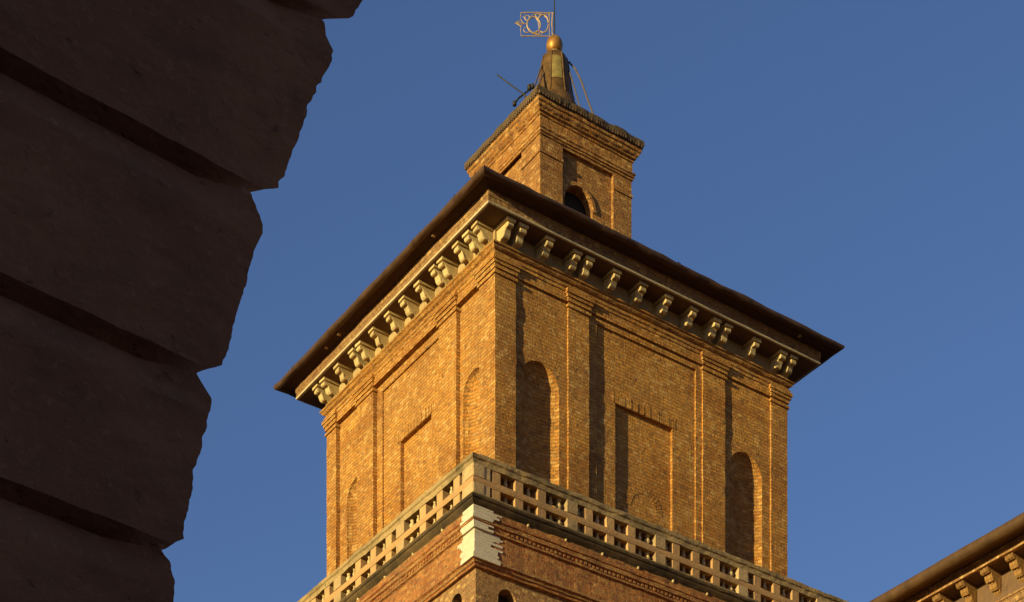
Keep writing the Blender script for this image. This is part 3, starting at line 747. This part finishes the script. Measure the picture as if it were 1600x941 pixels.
# local: x along the facade (a), -y towards the viewer, z up. Edge outline as (a, z - 1.6)
courses = [
  [(0.415, 5.786), (0.428, 5.732), (0.454, 5.681), (0.448, 5.65), (0.439, 5.627), (0.425, 5.60), (0.406, 5.567), (0.388, 5.52), (0.364, 5.471), (0.342, 5.41), (0.318, 5.346), (0.295, 5.28), (0.269, 5.21), (0.25, 5.151), (0.238, 5.12), (0.226, 5.090), (0.112, 5.029)],
  [(0.112, 5.029), (0.135, 4.991), (0.157, 4.933), (0.156, 4.90), (0.149, 4.885), (0.130, 4.836), (0.122, 4.80), (0.104, 4.754), (0.088, 4.70), (0.070, 4.643), (0.047, 4.562), (0.028, 4.49), (0.005, 4.419), (-0.005, 4.371), (-0.104, 4.311)],
  [(-0.104, 4.311), (-0.072, 4.287), (-0.044, 4.247), (-0.047, 4.21), (-0.054, 4.186), (-0.078, 4.10), (-0.102, 4.023), (-0.117, 3.95), (-0.130, 3.879), (-0.146, 3.80), (-0.160, 3.719), (-0.240, 3.658)],
  [(-0.240, 3.658), (-0.209, 3.634), (-0.195, 3.595), (-0.198, 3.54), (-0.200, 3.492), (-0.222, 3.36), (-0.236, 3.24), (-0.248, 3.12), (-0.256, 3.06), (-0.335, 3.01)],
  [(-0.335, 3.01), (-0.30, 2.98), (-0.287, 2.94), (-0.295, 2.80), (-0.305, 2.60), (-0.31, 2.42), (-0.385, 2.37)],
  [(-0.385, 2.37), (-0.35, 2.34), (-0.337, 2.30), (-0.342, 2.1), (-0.345, 1.9), (-0.348, 1.78), (-0.42, 1.73)],
  [(-0.42, 1.73), (-0.38, 1.70), (-0.367, 1.66), (-0.37, 1.4), (-0.37, 1.14), (-0.44, 1.09)],
  [(-0.44, 1.09), (-0.40, 1.06), (-0.387, 1.02), (-0.39, 0.8), (-0.39, 0.50), (-0.46, 0.45)],
  [(-0.46, 0.45), (-0.42, 0.42), (-0.407, 0.38), (-0.41, 0.1), (-0.41, -0.14), (-0.48, -0.19)],
  [(-0.48, -0.19), (-0.44, -0.22), (-0.427, -0.26), (-0.43, -0.8), (-0.43, -1.6)],
]
top1 = [(0.755, 6.51), (0.80, 6.48), (0.835, 6.44), (0.815, 6.38), (0.77, 6.29), (0.72, 6.19), (0.67, 6.09), (0.62, 6.00), (0.588, 5.941), (0.554, 5.884), (0.548, 5.86), (0.531, 5.84), (0.415, 5.786)]
top2 = [(1.10, 7.20), (1.14, 7.16), (1.16, 7.11), (1.11, 7.0), (1.03, 6.85), (0.95, 6.70), (0.89, 6.59), (0.87, 6.565), (0.755, 6.51)]
courses = [top2, top1] + courses
for ci, cr in enumerate(courses):
    # densify the outline and chip it a little
    pts = []
    for (p, q) in zip(cr, cr[1:]):
        n = max(1, int(abs(p[1] - q[1]) / 0.009))
        for k in range(n): pts.append((p[0] + (q[0] - p[0]) * k / n, p[1] + (q[1] - p[1]) * k / n))
    pts.append(cr[-1])
    zt_, zb_ = cr[0][1], cr[-1][1]
    rows = []
    last = len(pts) - 1
    for i, (a, zz) in enumerate(pts):
        if ci == len(courses) - 1: dn = 0.062 * max(0, 1 - (zt_ - zz) / 0.13)
        else: dn = 0.062 * max(0, 1 - (zt_ - zz) / 0.13, 1 - (zz - zb_) / 0.03)
        if 0 < i < last: c1 = noise.noise(Vector((zz * 22, ci * 3.1, 0))); a += 0.008 * noise.noise(Vector((zz * 8, ci, 2))) - 0.018 * max(0, c1 - 0.15) + 0.005 * noise.noise(Vector((zz * 47, ci, 5)))
        row = []
        nseg = 130
        for k in range(nseg + 1):
            tt = (k / nseg) ** 1.6
            x = a - tt * (a + 8.0)
            yy = dn * min(1.0, 0.15 + (a - x) / 0.22)
            if 0 < i < last:
                yy += 0.010 * noise.noise(Vector((x * 1.3, zz * 3.0, ci))) + 0.006 * noise.noise(Vector((x * 6, zz * 9, ci))) + 0.004 * noise.noise(Vector((x * 17, zz * 24, ci)))
            row.append((x, yy, zz + ZO))
        row.append((-8.0, 1.4, zz + ZO))
        ar = a
        row.append((ar - 1.9, 1.4, zz + ZO)); row.append((ar - 1.1, 0.85, zz + ZO)); row.append((ar - 0.45, 0.40 , zz + ZO))
        rows.append(row)
    mb = MB(); mb.grid(rows, closed_v=True)
    for rr in (rows[0], rows[-1]): mb.add(rr, [tuple(range(len(rr)))])
    o = mb.build('stone_course', M_fore, arch, smooth=False)
    for p_ in o.data.polygons: p_.use_smooth = len(p_.vertices) == 4
    o.data.set_sharp_from_angle(angle=R(22))

# ------------------------------------------------------------------ unseen building added behind the viewer to shade the archway
occluder = empty('shade_building', (sx * 30, sy * 30, 0), YAW)
tag(occluder, 'unseen brick building added behind the viewer to shade the archway', 'building')
mb = MB(); mb.box(-9, 9, -18, 16, 0, 12.5); mb.build('wall', M_red, occluder)
mb = MB(); mb.add([(-10, -19, 12.4), (10, -19, 12.4), (10, 17, 12.4), (-10, 17, 12.4), (0, -12, 15.0), (0, 10, 15.0)], [(0, 1, 4), (1, 2, 5, 4), (2, 3, 5), (3, 0, 4, 5), (0, 1, 2, 3)]); mb.build('roof', M_tile, occluder)
for k in range(7):
    mb = MB(); y0 = -15 + k * 4.4
    for zz in (2.0, 7.5): mb.box(8.9, 9.08, y0, y0 + 1.4, zz, zz + 2.4)
    mb.build('window', M_dark, occluder)
